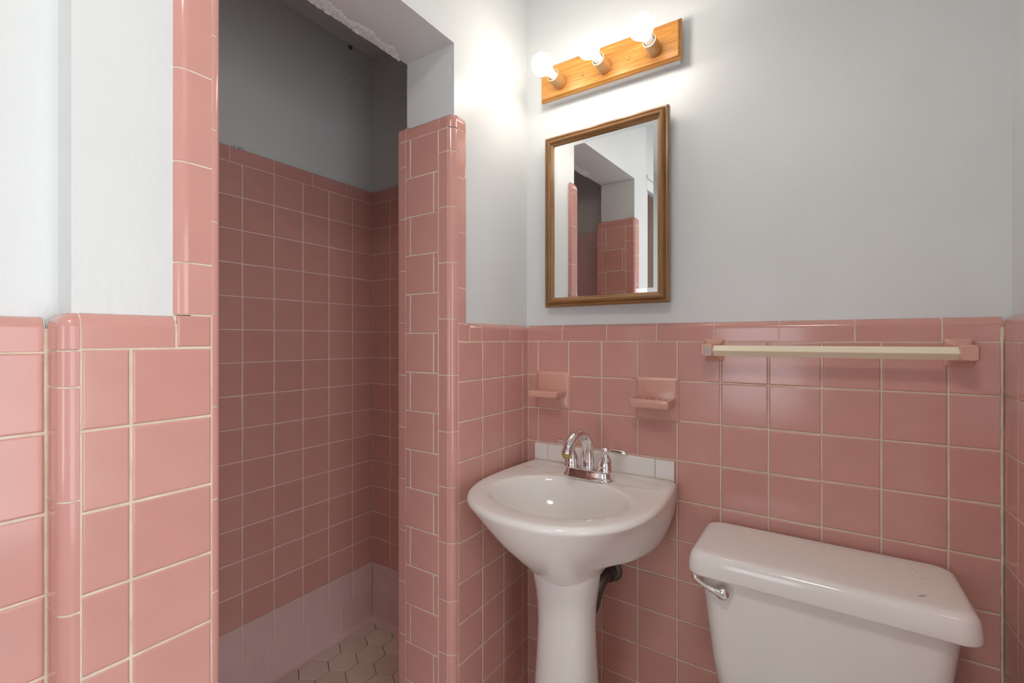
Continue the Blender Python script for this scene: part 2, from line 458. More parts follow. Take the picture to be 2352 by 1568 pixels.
# ---- left wall, part by the corner
GW = wall_left
grout(GW, (-0.0125, -0.3668, 0), (-0.0006, 0.0, 1.246))
pc = [0.0, -0.0363, -0.1459, -0.256, -0.3668]
for i in range(11):
    for k in range(4):
        tile(GW, F_PX, pc[k+1], pc[k], rowsz[i+1], rowsz[i], 0.0)
capy = [0.0, -0.1086, -0.2588, -0.3156]
for a, c in zip(capy[:-1], capy[1:]):
    strip(GW, pb, nb, a-c, MT((0, a, Z0+0.0006), (0, 0, 1), (1, 0, 0), (0, -1, 0)) , name='cap_tile')
tile(GW, F_PX, -0.3668, -0.3156, Z0, 1.2658, 0.0, M_TRIM, 'trim_tile')
# narrow vertical trim beside the opening: flat from Y=-.3668, rounding towards the plaster at -.326
pv, nv = bull_prof(0.041, 0.012, 0.0125)
zs = [1.2658, 1.3615, 1.5127, 1.6622, 1.7925, 1.832]
for a, c in zip(zs[:-1], zs[1:]):
    top = c == zs[-1]
    strip(GW, pv, nv, c-a, MT((0, -0.3668, a), (0, 1, 0), (1, 0, 0), (0, 0, 1)), r1=0.022 if top else 0, d1=0.0125 if top else None)
grout(GW, (-0.0125, -0.3668, 1.2), (-0.0007, -0.3400, 1.80))
# ---- jamb between shower and sink (faces the camera)
YJ = -0.392
grout(GW, (-0.196, YJ+0.0006, 0), (-0.016, -0.366, 1.80))
zt = 1.7905; k = 0
while zt > 0.02:
    zb = max(zt-0.1104, 0.0)
    if k % 2 == 0: tile(GW, F_MY, -0.1741, -0.1539, zb, zt, YJ); tile(GW, F_MY, -0.1539, -0.0475, zb, zt, YJ)
    else: tile(GW, F_MY, -0.1741, -0.0655, zb, zt, YJ); tile(GW, F_MY, -0.0655, -0.0475, zb, zt, YJ)
    zt = zb; k += 1
# corner towards the room: starts X=-.0475 on the jamb, wraps at X=0
cp, cn = corner_prof(0.0475, 0.0252, 0.022)
zj = [0.0, 0.0713, 0.2218, 0.3723, 0.5163, 0.6718, 0.8222, 0.9719, 1.1238, 1.2764, 1.4279, 1.578, 1.7279, 1.7905, 1.832]
for a, c in zip(zj[:-1], zj[1:]):
    top = c == zj[-1]
    strip(GW, cp, cn, c-a, MT((-0.0475, YJ, a), (1, 0, 0), (0, -1, 0), (0, 0, 1)), r1=0.022 if top else 0, d1=0.021 if top else None)
# corner towards the shower: starts X=-.1741, wraps at X=-.2116
cp2, cn2 = corner_prof(0.0375, 0.0252, 0.012)
zj2 = [0.0, 0.0707, 0.2202, 0.3702, 0.5222, 0.6697, 0.8194, 0.9682, 1.1178, 1.2687, 1.4173, 1.5668, 1.717, 1.7899, 1.832]
for a, c in zip(zj2[:-1], zj2[1:]):
    top = c == zj2[-1]
    strip(GW, cp2, cn2, c-a, MT((-0.1741, YJ, a), (-1, 0, 0), (0, -1, 0), (0, 0, 1)), r1=0.014 if top else 0, d1=0.012 if top else None)
pj, nj = bull_prof(0.0415, 0.020, 0.022)
strip(GW, pj, nj, 0.1266, MT((-0.1741, YJ, 1.7905), (0, 0, 1), (0, -1, 0), (1, 0, 0)), name='cap_tile')
grout(GW, (-0.205, -0.372, 0.0), (-0.190, 0.004, 1.83), M_PALE)
# ---- near jamb (faces away from the camera, seen in the mirror)
YN = -0.975
grout(GW, (-0.196, -0.998, 0), (-0.016, YN-0.0006, 1.80))
zt = 1.7905; k = 0
while zt > 0.02:
    zb = max(zt-0.1104, 0.0)
    if k % 2 == 0: tile(GW, F_PY, -0.1741, -0.1539, zb, zt, YN); tile(GW, F_PY, -0.1539, -0.0475, zb, zt, YN)
    else: tile(GW, F_PY, -0.1741, -0.0655, zb, zt, YN); tile(GW, F_PY, -0.0655, -0.0475, zb, zt, YN)
    zt = zb; k += 1
cpn, cnn = corner_prof(0.0475, 0.0151, 0.012)
zn = [0.0, 0.0590, 0.2093, 0.3596, 0.5099, 0.6602, 0.8104, 0.9609, 1.1113, 1.2632, 1.4115, 1.5606, 1.7132, 1.7905, 1.832]
for a, c in zip(zn[:-1], zn[1:]):
    top = c == zn[-1]
    strip(GW, cpn, cnn, c-a, MT((-0.0475, YN, a), (1, 0, 0), (0, 1, 0), (0, 0, 1)), r1=0.014 if top else 0, d1=0.012 if top else None)
for a, c in zip(zj2[:-1], zj2[1:]):
    top = c == zj2[-1]
    strip(GW, cp2, cn2, c-a, MT((-0.1741, YN, a), (-1, 0, 0), (0, 1, 0), (0, 0, 1)), r1=0.014 if top else 0, d1=0.012 if top else None)
strip(GW, pj, nj, 0.1266, MT((-0.0475, YN, 1.7905), (0, 0, 1), (0, 1, 0), (-1, 0, 0)), name='cap_tile')
# tall trim on the room face of the near side: flat from -.9901 to the left, rounded at -1.041
pt, nt_ = bull_prof(0.0512, 0.019, 0.0125)
zt_ = [1.2586, 1.3395, 1.4955, 1.6397, 1.7905, 1.832]
for a, c in zip(zt_[:-1], zt_[1:]):
    top = c == zt_[-1]
    strip(GW, pt, nt_, c-a, MT((0, -0.9901, a), (0, -1, 0), (1, 0, 0), (0, 0, 1)), r1=0.022 if top else 0, d1=0.0125 if top else None)
grout(GW, (-0.0125, -1.0205, 1.2), (-0.0007, -0.9890, 1.80))
ZN0 = 1.2076
grout(GW, (-0.0125, -1.0432, 1.2), (-0.0009, -1.0390, 1.2440))
grout(GW, (-0.0125, -1.0432, 1.24), (-0.0040, -1.0385, 1.2570))
grout(GW, (-0.0125, -1.156, 0), (-0.0006, -0.9890, 1.235))
tile(GW, F_PX, -1.041, -0.9901, ZN0, 1.2586, 0.0, M_TRIM, 'trim_tile')
strip(GW, *bull_prof(0.048, 0.019, 0.0125), 0.1128, MT((0, -1.041, ZN0+0.0006), (0, 0, 1), (1, 0, 0), (0, -1, 0)), name='cap_tile')
for i in range(11):
    zb = max(ZN0-T*(i+1), 0.0)
    tile(GW, F_PX, -1.098, -0.9901, zb, ZN0-T*i, 0.0, j=0.0030); tile(GW, F_PX, -1.1538, -1.098, zb, ZN0-T*i, 0.0, j=0.0030)
# outer corner of the near block, wraps towards the recessed wall
cpr, cnr = corner_prof(0.0212, 0.0535, 0.016)
zc = [0.0, 0.1086, 0.2585, 0.4084, 0.5583, 0.7082, 0.8581, 1.0067, 1.1571, 1.2057, 1.2557]
for a, c in zip(zc[:-1], zc[1:]):
    top = c == zc[-1]
    strip(GW, cpr, cnr, c-a, MT((0, -1.1538, a), (0, -1, 0), (1, 0, 0), (0, 0, 1)), r1=0.020 if top else 0, d1=0.0135 if top else None)
grout(GW, (-0.0575, -1.1736, 0), (-0.012, -1.1600, 1.238))
# recessed wall
XR = -0.0565
grout(GW, (-0.0720, -1.335, 0), (XR-0.0006, -1.1730, 1.235))
for i in range(11):
    z1 = 1.2033-T*i; z0 = max(z1-T, 0)
    tile(GW, F_PX, -1.2837, -1.1755, z0, z1, XR, j=0.0030); tile(GW, F_PX, -1.335, -1.2837, z0, z1, XR, j=0.0030)
strip(GW, *bull_prof(0.047, 0.016, 0.0145), 0.150, MT((XR, -1.1765, 1.2039), (0, 0, 1), (1, 0, 0), (0, -1, 0)), name='cap_tile')
# ---- shower walls
XS = -0.7818; YS = 0.0045
grout(wall_shower_back, (-0.796, -1.2, 0.265), (XS-0.0004, YS, 1.84), M_GROUTP)
grout(wall_shower_back, (-0.796, -1.2, 0.0), (XS-0.0006, YS, 0.264), M_GROUTP)
vs = [YS, -0.1014, -0.2131, -0.3247, -0.4369, -0.5472] + [-0.5472-0.1102*k for k in range(1, 7)]
for i in range(15):
    z1, z0 = 1.8028-0.1099*i, 1.8028-0.1099*(i+1)
    m = M_TILE
    if i == 14: z0 = 0.1476; m = M_PALE
    for k in range(len(vs)-1):
        if vs[k+1] < -1.2: continue
        tile(wall_shower_back, F_PX, vs[k+1], vs[k], z0, z1, XS, m, j=0.0021)
pcap = [(0, -0.005), (0, -0.0006), (0.0006, 0), (0.047, 0), (0.0492, -0.001), (0.0500, -0.003), (0.0502, -0.0135)]
ncap = [(-1, 0), (-0.7, 0.7), (0, 1), (0, 1), (0.5, 0.85), (1, 0.1), (1, 0)]
cy_ = [YS, -0.1308, -0.2833, -0.4355, -0.5865, -0.737, -0.888, -1.039, -1.19]
for a, c in zip(cy_[:-1], cy_[1:]):
    strip(wall_shower_back, pcap, ncap, a-c, MT((XS, a, 1.8034), (0, 0, 1), (1, 0, 0), (0, -1, 0)), name='cap_tile', gap=0.0007)
# cove base
def cove():
    h = 0.1276; pts = [(0, -0.004), (0, -0.0006), (0.0006, 0)]; nr = [(-1, 0), (-0.7, 0.7), (0, 1)]
    r = 0.024
    pts.append((h-r, 0)); nr.append((0, 1))
    for k in range(1, 7):
        a = PI/2*k/6*0.93; pts.append((h-r+r*math.sin(a), r*(1-math.cos(a)))); nr.append((-math.sin(a), math.cos(a)))
    pts.append((h+0.002, pts[-1][1])); nr.append((0, 1))
    return pts, nr
pcv, ncv = cove()
bj = [YS, -0.1525, -0.306, -0.4592, -0.612, -0.765, -0.918, -1.071, -1.19]
for a, c in zip(bj[:-1], bj[1:]):
    # u down, v outward +X, w along +Y: (0,0,-1)x(1,0,0) = (0,-1,0)
    strip(wall_shower_back, pcv, ncv, a-c, MT((XS, a, 0.147), (0, 0, -1), (1, 0, 0), (0, -1, 0)), M_PALE, name='base_tile', gap=0.0008)
grout(wall_shower_right, (XS, YS+0.0004, 0.265), (-0.206, 0.018, 1.84), M_GROUTP)
grout(wall_shower_right, (XS, YS+0.0006, 0.0), (-0.206, 0.018, 0.264), M_GROUTP)
hx = [XS+0.0006] + [-0.6716+0.1102*k for k in range(5)]
for i in range(15):
    z1, z0 = 1.8028-0.1099*i, 1.8028-0.1099*(i+1); m = M_TILE
    if i == 14: z0 = 0.1476; m = M_PALE
    for k in range(len(hx)-1):
        tile(wall_shower_right, F_MY, hx[k], hx[k+1], z0, z1, YS, m, j=0.0021)
x = XS
for L in (0.128, 0.15, 0.15, 0.148):
    strip(wall_shower_right, pcap, ncap, L, MT((x, YS, 1.8034), (0, 0, 1), (0, -1, 0), (1, 0, 0)), name='cap_tile', gap=0.0007)
    x += L
x = XS
for L in (0.086, 0.153, 0.153, 0.16):
    strip(wall_shower_right, pcv, ncv, L, MT((x, YS, 0.147), (0, 0, -1), (0, -1, 0), (1, 0, 0)), M_PALE, name='base_tile', gap=0.0008)
    x += L
grout(wall_shower_left, (XS, -1.201, 0.0), (-0.2, -1.19, 1.84), M_PALE)

join_beds()
# ---- hexagon floors
def clip(poly, x0, x1, y0, y1):
    for ax, lim, sgn in ((0, x0, 1), (0, x1, -1), (1, y0, 1), (1, y1, -1)):
        out = []
        for i in range(len(poly)):
            p, q = poly[i], poly[(i+1) % len(poly)]
            dp, dq = (p[ax]-lim)*sgn, (q[ax]-lim)*sgn
            if dp >= 0: out.append(p)
            if (dp >= 0) != (dq >= 0):
                t = dp/(dp-dq); out.append((p[0]+(q[0]-p[0])*t, p[1]+(q[1]-p[1])*t))
        poly = out
        if len(poly) < 3: return None
    return poly
def hexes(parent, x0, x1, y0, y1, ztop, joined=False):
    W_ = 0.1010; s = W_/math.sqrt(3); allbm = bmesh.new() if joined else None
    for j in range(-3, 34):
        for i in range(-3, 26):
            cx = -0.7601+W_*i+(W_/2 if j % 2 else 0); cy = -0.065-s*1.5*j
            if cx < x0-0.1 or cx > x1+0.1 or cy < y0-0.1 or cy > y1+0.1: continue
            rr = s-0.0015
            poly = clip([(cx+rr*math.sin(PI/3*k), cy+rr*math.cos(PI/3*k)) for k in range(6)], x0, x1, y0, y1)
            if not poly: continue
            mx = sum(p[0] for p in poly)/len(poly); my = sum(p[1] for p in poly)/len(poly)
            if max(abs(p[0]-mx)+abs(p[1]-my) for p in poly) < 0.014: continue
            dz = random.uniform(-0.0005, 0.0005); tx, ty = random.gauss(0, 0.006), random.gauss(0, 0.006)
            bm = allbm if joined else bmesh.new()
            rings = []
            for sc, z in ((1.0, -0.006), (1.0, -0.0008), (0.975, 0.0)):
                rings.append([bm.verts.new(((p[0]-mx)*sc+(mx if joined else 0), (p[1]-my)*sc+(my if joined else 0), z+dz+(ztop if joined else 0)+(p[0]-mx)*tx+(p[1]-my)*ty)) for p in poly])
            n = len(poly)
            for a, c in zip(rings[:-1], rings[1:]):
                for q in range(n): bm.faces.new((a[q], a[(q+1) % n], c[(q+1) % n], c[q]))
            bm.faces.new(rings[-1])
            if not joined:
                link('hexagon_tile', from_bm('hexagon_tile', bm), M_FLOORT, parent, Matrix.Translation((mx, my, ztop)))
    if joined:
        o = link('hexagon_tiles', from_bm('hexagon_tiles', allbm), M_FLOORT, parent); o['kind'] = 'stuff'
hexes(floor_shower, XS+0.021, -0.215, -1.185, YS-0.021, 0.0205)
hexes(floor, -0.06, 1.112, -2.49, -0.002, 0.0, True)
boxes('shower_sill', [((-0.215, -0.975, -0.05), (0.004, -0.392, 0.075))], M_PLASTER, wall_left, 0.004)

# ---- door seen in the mirror; window assumed, doorway and hall added for light
door = structure('door_1', [((-0.11, -2.118, 0.01), (-0.075, -1.347, 2.045))], M_DOOR)
boxes('door_handle', [((-0.075, -2.06, 0.98), (-0.035, -2.04, 1.0)), ((-0.045, -2.06, 0.98), (-0.03, -1.95, 1.0))], M_CHROME, door, 0.003)
trim = structure('trim_1', [((-0.0715, -2.19, 0), (-0.060, -2.12, 2.115)), ((-0.0715, -2.20, 2.06), (-0.062, -1.30, 2.12)), ((-0.0715, -2.21, 2.12), (-0.050, -1.29, 2.135))], M_PLASTER)
win = structure('assumed_window_1', [((0.13, -2.56, 0.70), (0.165, -2.50, 1.54)), ((0.695, -2.56, 0.70), (0.73, -2.50, 1.54)),
    ((0.13, -2.56, 1.505), (0.73, -2.50, 1.54)), ((0.13, -2.58, 0.66), (0.73, -2.46, 0.70)), ((0.165, -2.55, 1.10), (0.695, -2.51, 1.13))], M_PLASTER)  # frame of the assumed window, unseen, in front of its added light
boxes('assumed_window_pane', [((0.16, -2.535, 0.695), (0.70, -2.531, 1.51))], M_GLASS, win)
trim2 = structure('trim_2', [((1.108, -0.86, 0), (1.13, -0.79, 2.12)), ((1.108, -1.71, 0), (1.13, -1.64, 2.12)), ((1.108, -1.71, 2.04), (1.13, -0.79, 2.12))], M_PLASTER)  # trim around the added, unseen doorway
for nm in ('wall_hall',):
    structure(nm, [((2.3, -3.2, 0), (2.4, -0.6, H)), ((1.26, -3.3, 0), (2.4, -3.2, H)), ((1.26, -0.6, 0), (2.4, -0.5, H)), ((1.26, -3.3, -0.1), (2.4, -0.5, 0)), ((1.26, -3.3, H), (2.4, -0.5, H+0.1))], M_PLASTER)  # assumed hall, unseen, holding the added doorway light

# ---- chipped plaster along the shower side of the opening's soffit
random.seed(11)
bm = bmesh.new(); rows = []
ny = 90
for i in range(ny+1):
    y = -0.40-0.42*i/ny
    env = 0.35+0.65*abs(math.sin(i*0.13+0.8))
    wd = (0.012+0.030*env*random.uniform(0.55, 1.0))*(min(1, i/10))
    row = []
    for k in range(5):
        t = k/4
        row.append(bm.verts.new((-0.1915+wd*t, y+random.uniform(-1, 1)*0.0015, 2.0255-0.0045*(1-t)*random.uniform(0.3, 1.0)*env-(0.0008 if k < 4 else -0.0003))))
    rows.append(row)
for a, c in zip(rows[:-1], rows[1:]):
    for k in range(4): bm.faces.new((a[k], a[k+1], c[k+1], c[k]))
link('chipped_plaster', from_bm('chipped_plaster', bm), M_PLASTER, wall_left)
bm = bmesh.new()   # loose paint flake outline on the jamb, near its room edge
P = [(-0.0275, 1.957), (-0.0215, 1.975), (-0.017, 1.968), (-0.0165, 1.955), (-0.023, 1.934), (-0.0275, 1.938)]
o_ = [bm.verts.new((x, -0.3712, z)) for x, z in P]; i_ = [bm.verts.new((x*0.8-0.0046, -0.3703, z*0.8+0.391)) for x, z in P]
for k in range(6): bm.faces.new((o_[k], o_[(k+1) % 6], i_[(k+1) % 6], i_[k]))
link('paint_flake', from_bm('paint_flake', bm), M_PLASTER, wall_left)

# ================================================================== pedestal sink
SX = 0.2575
sink = thing('pedestal_sink', 'white china pedestal basin with rounded front standing in the pink tiled corner', 'sink', (SX, -0.22, 0))
def outline(n=180):
    pts = []
    # start back right corner going round the front to the back left
    def sup(t):
        c, s = math.cos(t), math.sin(t)
        return (SX+0.242*math.copysign(abs(c)**(2/2.3), c), -0.22-0.282*abs(s)**(2/2.3))
    right = [(SX+0.229+0.013*math.sin(PI/2*k/12), -0.03-0.19*k/12) for k in range(12)]
    cr = [(SX+0.229-0.02+0.02*math.sin(PI/2*k/6), -0.006-0.024+0.024*math.cos(PI/2*k/6)) for k in range(6)]
    fr = [sup(PI*k/70) for k in range(71)]
    left = [(2*SX-x, y) for x, y in reversed(right)]
    cl = [(2*SX-x, y) for x, y in reversed(cr)]
    back = [(SX-0.209+0.418*k/14, -0.006) for k in range(1, 14)]
    return cr+right+fr+left+cl+back
OUT = outline()
BC = (SX, -0.288); BA, BB = 0.187, 0.152
def ell(p, s):
    a = math.atan2((p[1]-BC[1])/BB, (p[0]-BC[0])/BA)
    return (BC[0]+BA*s*math.cos(a), BC[1]+BB*s*math.sin(a))
def inset(p, d):
    v = Vector((p[0]-SX, p[1]+0.24)); L = v.length
    return (SX+v.x*(L-d)/L, -0.24+v.y*(L-d)/L)
def sm(e0, e1, x):
    t = max(0, min(1, (x-e0)/(e1-e0))); return t*t*(3-2*t)
def deck(x, y):
    z = 0.0
    for s in (-1, 1):
        u = (x-SX)*s
        z -= 0.0055*sm(0.085, 0.105, u)*(1-sm(0.195, 0.212, u))*sm(-0.135+0.25*max(0, u-0.12), -0.112+0.25*max(0, u-0.12), y)*(1-sm(-0.03, -0.018, y))
    return z
RZ = 0.830
rings = []
under = [(0.612, 0.34, 0.34, 0.42), (0.620, 0.345, 0.36, 0.47), (0.632, 0.362, 0.40, 0.55), (0.648, 0.395, 0.50, 0.68), (0.660, 0.425, 0.64, 0.85), (0.668, 0.447, 0.78, 0.96), (0.676, 0.47, 0.845, 1.0), (0.69, 0.51, 0.88, 1.0), (0.71, 0.575, 0.92, 1.0), (0.73, 0.645, 0.955, 1.0), (0.75, 0.71, 0.975, 1.0), (0.77, 0.785, 0.985, 1.0), (0.785, 0.845, 0.993, 1.0), (0.797, 0.90, 0.997, 1.0), (0.806, 0.945, 0.999, 1.0), (0.812, 0.975, 0.9995, 1.0)]
for z, rf, rk, rb in under:
    ring = []
    q = (z-0.612)/0.20; ry = max(rf, 0.34+0.66*math.sin(PI/2*min(1, q*1.0))**0.95) if q > 0 else rf
    for p in OUT:
        w = sm(-0.40, -0.08, p[1]); r = rf+(rk-rf)*w
        rx = r+(ry-r)*0.35*(1-w)
        x = SX+(p[0]-SX)*r; y = p[1]
        y = -0.215+(y+0.215)*((rf*0.35+ry*0.65) if y < -0.215 else rb)
        ring.append((x, y, z))
    rings.append(ring)
for d, dz in ((0.0005, -0.0135), (0.0, -0.009), (0.0020, -0.005), (0.0055, -0.0018), (0.010, -0.0004)):
    rings.append([(*inset(p, d), RZ+dz) for p in OUT])
for k in range(1, 13):
    t = k/12
    ring = []
    for p in OUT:
        a = inset(p, 0.010); e = ell(p, 1.03); x, y = a[0]+(e[0]-a[0])*t, a[1]+(e[1]-a[1])*t
        ring.append((x, y, RZ+deck(x, y)+0.0012*math.sin(PI*t)-0.001*t))
    rings.append(ring)
for s, dz in ((1.0, -0.0022), (0.975, -0.006), (0.95, -0.013), (0.92, -0.024), (0.87, -0.043), (0.80, -0.064), (0.70, -0.086), (0.56, -0.105), (0.40, -0.117), (0.24, -0.124), (0.12, -0.127)):
    ring = []
    for p in OUT:
        e = ell(p, s); dd = deck(*e) if s > 0.97 else 0
        ring.append((e[0], e[1], RZ+dz+dd))
    rings.append(ring)
bm = loft(rings, True, True, True)
obj_smooth('basin', bm, M_WHITE, sink, 60, Matrix.Translation((-SX, 0.22, 0)))
bm = lathe([(0.0, 0.0), (0.021, 0.0), (0.0225, 0.0015), (0.020, 0.003), (0.014, 0.0022), (0.0, 0.0018)], 28)
obj_smooth('drain', bm, M_CHROME, sink, 40, Matrix.Translation((BC[0]-SX, BC[1]+0.22, RZ-0.1275)))
bm = lathe([(0.0, 0.0), (0.006, 0.0), (0.006, 0.002)], 16, 'Y')
rings = []
for z, hw, hd in ((0.0, 0.118, 0.105), (0.02, 0.117, 0.104), (0.05, 0.108, 0.096), (0.12, 0.098, 0.088), (0.22, 0.088, 0.080), (0.32, 0.0815, 0.076), (0.40, 0.0765, 0.072), (0.48, 0.0735, 0.069), (0.53, 0.0755, 0.070), (0.57, 0.080, 0.074), (0.60, 0.0845, 0.080), (0.625, 0.086, 0.083), (0.640, 0.080, 0.08)):
    ring = []
    for k in range(56):
        a = 2*PI*k/56; c, s = math.cos(a), math.sin(a); e = 2/2.35
        ring.append((hw*math.copysign(abs(c)**e, c), -0.012+hd*math.copysign(abs(s)**e, s), z))
    rings.append(ring)
obj_smooth('pedestal', loft(rings, True, True, True), M_WHITE, sink, 60)
bm = lathe([(0.0, 0), (0.013, 0), (0.015, 0.004), (0.015, 0.014), (0.009, 0.018), (0.006, 0.05)], 6, 'Z')
link('mounting_nut', from_bm('mounting_nut', bm), M_OLDPIPE, sink, Matrix.Translation((0.352-SX, -0.055+0.22, 0.612)))

# white tile upstand behind the sink
bs = thing('backsplash', 'low strip of white glazed tiles on the pink wall behind the basin', 'backsplash', (SX, 0, 0.83))
for a, c in ((0.0305, 0.0786), (0.0786, 0.4226), (0.4226, 0.4755)):
    prof = [(0.0, -0.007), (0.0, -0.0005), (0.0005, 0), (0.045, 0), (0.0485, -0.001), (0.0505, -0.0035), (0.051, -0.0085)]
    nr = [(-1, 0), (-0.7, 0.7), (0, 1), (0, 1), (0.4, 0.9), (0.9, 0.4), (1, 0)]
    strip(bs, prof, nr, c-a, MT((a-SX, -0.0085, 0.001), (0, 0, 1), (0, -1, 0), (1, 0, 0)), M_WTILE, 'white_tile', gap=0.0007)
boxes('sealant', [((0.030-SX, -0.0095, -0.004), (0.476-SX, -0.0002, 0.0012))], M_GROUT, bs)

# ================================================================== faucet
FX, FY, FZ = 0.2675, -0.115, RZ-0.0005
fa = thing('faucet', 'worn chrome two handle faucet with high arched spout on the white basin', 'faucet', (FX, FY, FZ))
def stad(hw, hd, z, n=14):
    pts = []
    for s, a0 in ((1, -PI/2), (-1, PI/2)):
        for k in range(n+1):
            a = a0+PI*k/n; pts.append((s*(hw-hd)+hd*math.cos(a), hd*math.sin(a), z))
    return pts
obj_smooth('base_plate', loft([stad(0.0735, 0.0265, 0), stad(0.0742, 0.0272, 0.003), stad(0.0735, 0.0265, 0.0055), stad(0.0710, 0.0245, 0.0085), stad(0.0690, 0.0230, 0.014), stad(0.0675, 0.0218, 0.021), stad(0.0668, 0.0212, 0.0250), stad(0.0645, 0.0195, 0.0268)], True, True, True), M_CHROME, fa, 50)
sp = spline([(0, 0, 0.025), (0, 0.001, 0.058), (-0.0005, -0.003, 0.093), (-0.002, -0.021, 0.121), (-0.004, -0.050, 0.132), (-0.007, -0.083, 0.126), (-0.009, -0.105, 0.109), (-0.010, -0.114, 0.092)], 6)
rd = lerp_list([0.0200, 0.0188, 0.0172, 0.0152, 0.0138, 0.0134, 0.0134, 0.0137], 6)
obj_smooth('spout', tube(sp, rd, 28), M_CHROME, fa, 60)
spo = fa.children[-1] if False else [o for o in COL.objects if o.parent == fa and o.name.startswith('spout')][0]
obj_smooth('spout_lip', tube([(-0.0098, -0.1125, 0.0965), (-0.010, -0.1140, 0.0930), (-0.0102, -0.1155, 0.0885)], [0.0146, 0.0150, 0.0146], 28), M_CHROME, spo, 40)
bm = tube([(-0.0102, -0.1150, 0.0895), (-0.0104, -0.1160, 0.084), (-0.0110, -0.1175, 0.0775)], [0.0120, 0.0118, 0.0085], 14)
for v in bm.verts: v.co += Vector([random.uniform(-1, 1)*0.0012 for _ in range(3)])
o = link('aerator', from_bm('aerator', bm, True), M_SCALE, spo); o['label'] = 'aerator crusted with yellow green limescale'
hp = [(0.0, 0.0), (0.0215, 0.0), (0.0222, 0.003), (0.0205, 0.0055), (0.0195, 0.008), (0.0200, 0.014), (0.0188, 0.023), (0.0155, 0.032), (0.0112, 0.0395), (0.0092, 0.045), (0.0090, 0.0485), (0.0118, 0.052), (0.0130, 0.057), (0.0126, 0.062), (0.0098, 0.0658), (0.0, 0.067)]
for s, d in ((-1, Vector((-0.96, 0.20, 0.16))), (1, Vector((0.995, -0.02, 0.0)))):
    hd = obj_smooth('handle', lathe(hp, 30), M_CHROME, fa, 50, Matrix.Translation((s*0.051, 0, 0.0265)))
    pts = [Vector((0, 0, 0.0565))+d*t+Vector((0, 0, 0.0016*math.sin(t*90))) for t in (0.006, 0.012, 0.02, 0.03, 0.04, 0.048, 0.055, 0.060, 0.0625)]
    obj_smooth('lever', tube(pts, [0.0060, 0.0054, 0.0056, 0.0072, 0.0090, 0.0098, 0.0092, 0.0062, 0.0018], 18, flat=[1, 0.95, 0.9, 0.78, 0.72, 0.72, 0.74, 0.8, 1]), M_CHROME, hd, 60)
obj_smooth('lift_rod', tube([(0.002, 0.021, 0.019), (0.002, 0.021, 0.045), (0.002, 0.021, 0.047), (0.002, 0.021, 0.053)], [0.0022, 0.0022, 0.0045, 0.0040], 12), M_CHROME, fa, 40)

# ================================================================== drain pipe and stop valve
dp = thing('drain_pipe', 'dark tarnished waste pipe going into the wall behind the pedestal', 'pipe', (0.292, 0, 0.532))
obj_smooth('flange', lathe([(0.0, -0.001), (0.033, -0.001), (0.034, -0.004), (0.030, -0.010), (0.022, -0.013), (0.0, -0.013)], 30, 'Y'), M_OLDPIPE, dp, 40)
obj_smooth('pipe', tube(spline([(0, 0, 0), (-0.002, -0.035, 0), (-0.006, -0.060, -0.006), (-0.014, -0.078, -0.03), (-0.022, -0.085, -0.07), (-0.03, -0.10, -0.095), (-0.034, -0.135, -0.09), (-0.0345, -0.12, -0.06), (-0.0345, -0.115, 0.04)], 6), 0.0185, 20), M_OLDPIPE, dp, 60)
obj_smooth('slip_nut', lathe([(0.0185, -0.020), (0.0245, -0.020), (0.0255, -0.024), (0.0255, -0.034), (0.0235, -0.037), (0.0185, -0.037)], 10, 'Y', False), M_OLDPIPE, dp, 30)
sv = thing('stop_valve', 'small corroded brass shut off valve low behind the pedestal', 'valve', (0.243, 0, 0.425))
obj_smooth('stub', tube([(0, 0, 0), (0, -0.03, 0)], 0.008, 14), M_OLDPIPE, sv)
obj_smooth('body', tube([(0, -0.028, -0.012), (0, -0.028, 0.022), (0, -0.028, 0.028)], [0.011, 0.011, 0.008], 14), M_SCREW, sv)
obj_smooth('handwheel', lathe([(0.0, -0.040), (0.013, -0.040), (0.014, -0.046), (0.013, -0.052), (0.0, -0.052)], 12, 'Y'), M_SCREW, sv)
obj_smooth('riser', tube(spline([(0, -0.028, 0.028), (0.0, -0.030, 0.07), (0.004, -0.034, 0.12), (0.004, -0.036, 0.175)], 5), 0.0045, 12), M_OLDPIPE, sv)

# ================================================================== toilet
to = thing('toilet', 'white china toilet whose tank stands against the pink tiled wall under the towel bar', 'toilet', (0.80, -0.13, 0))
TM = Matrix.Translation((-0.80, 0.13, 0))
rings = []
for z, x0, x1, y0, y1, r in ((0.375, 0.640, 0.965, -0.190, -0.035, 0.05), (0.385, 0.628, 0.977, -0.200, -0.028, 0.05), (0.41, 0.617, 0.988, -0.207, -0.024, 0.045),
        (0.50, 0.603, 0.999, -0.213, -0.024, 0.042), (0.60, 0.592, 1.0095, -0.218, -0.024, 0.04), (0.69, 0.582, 1.019, -0.223, -0.024, 0.038), (0.702, 0.581, 1.020, -0.223, -0.024, 0.038)):
    rings.append(rrect(x0, x1, y0, y1, r, z, 10))
tank = obj_smooth('tank', loft(rings, True, True, True), M_WHITE, to, 50, TM)
lid = []
for z, ins, r in ((0.6995, 0.012, 0.028), (0.6985, 0.005, 0.032), (0.7000, 0.0012, 0.034), (0.7035, 0.0, 0.035), (0.716, 0.0008, 0.035), (0.730, 0.0028, 0.034), (0.7375, 0.0050, 0.033), (0.7428, 0.0085, 0.031), (0.7462, 0.0130, 0.028), (0.7480, 0.0190, 0.024), (0.7487, 0.030, 0.018), (0.749, 0.07, 0.008)):
    lid.append(rrect(0.5595+ins, 1.0415-ins, -0.2500+ins, -0.012-ins*0.6, r, z, 10))
lidob = obj_smooth('tank_lid', loft(lid, True, True, True), M_WHITE, to, 60, TM)
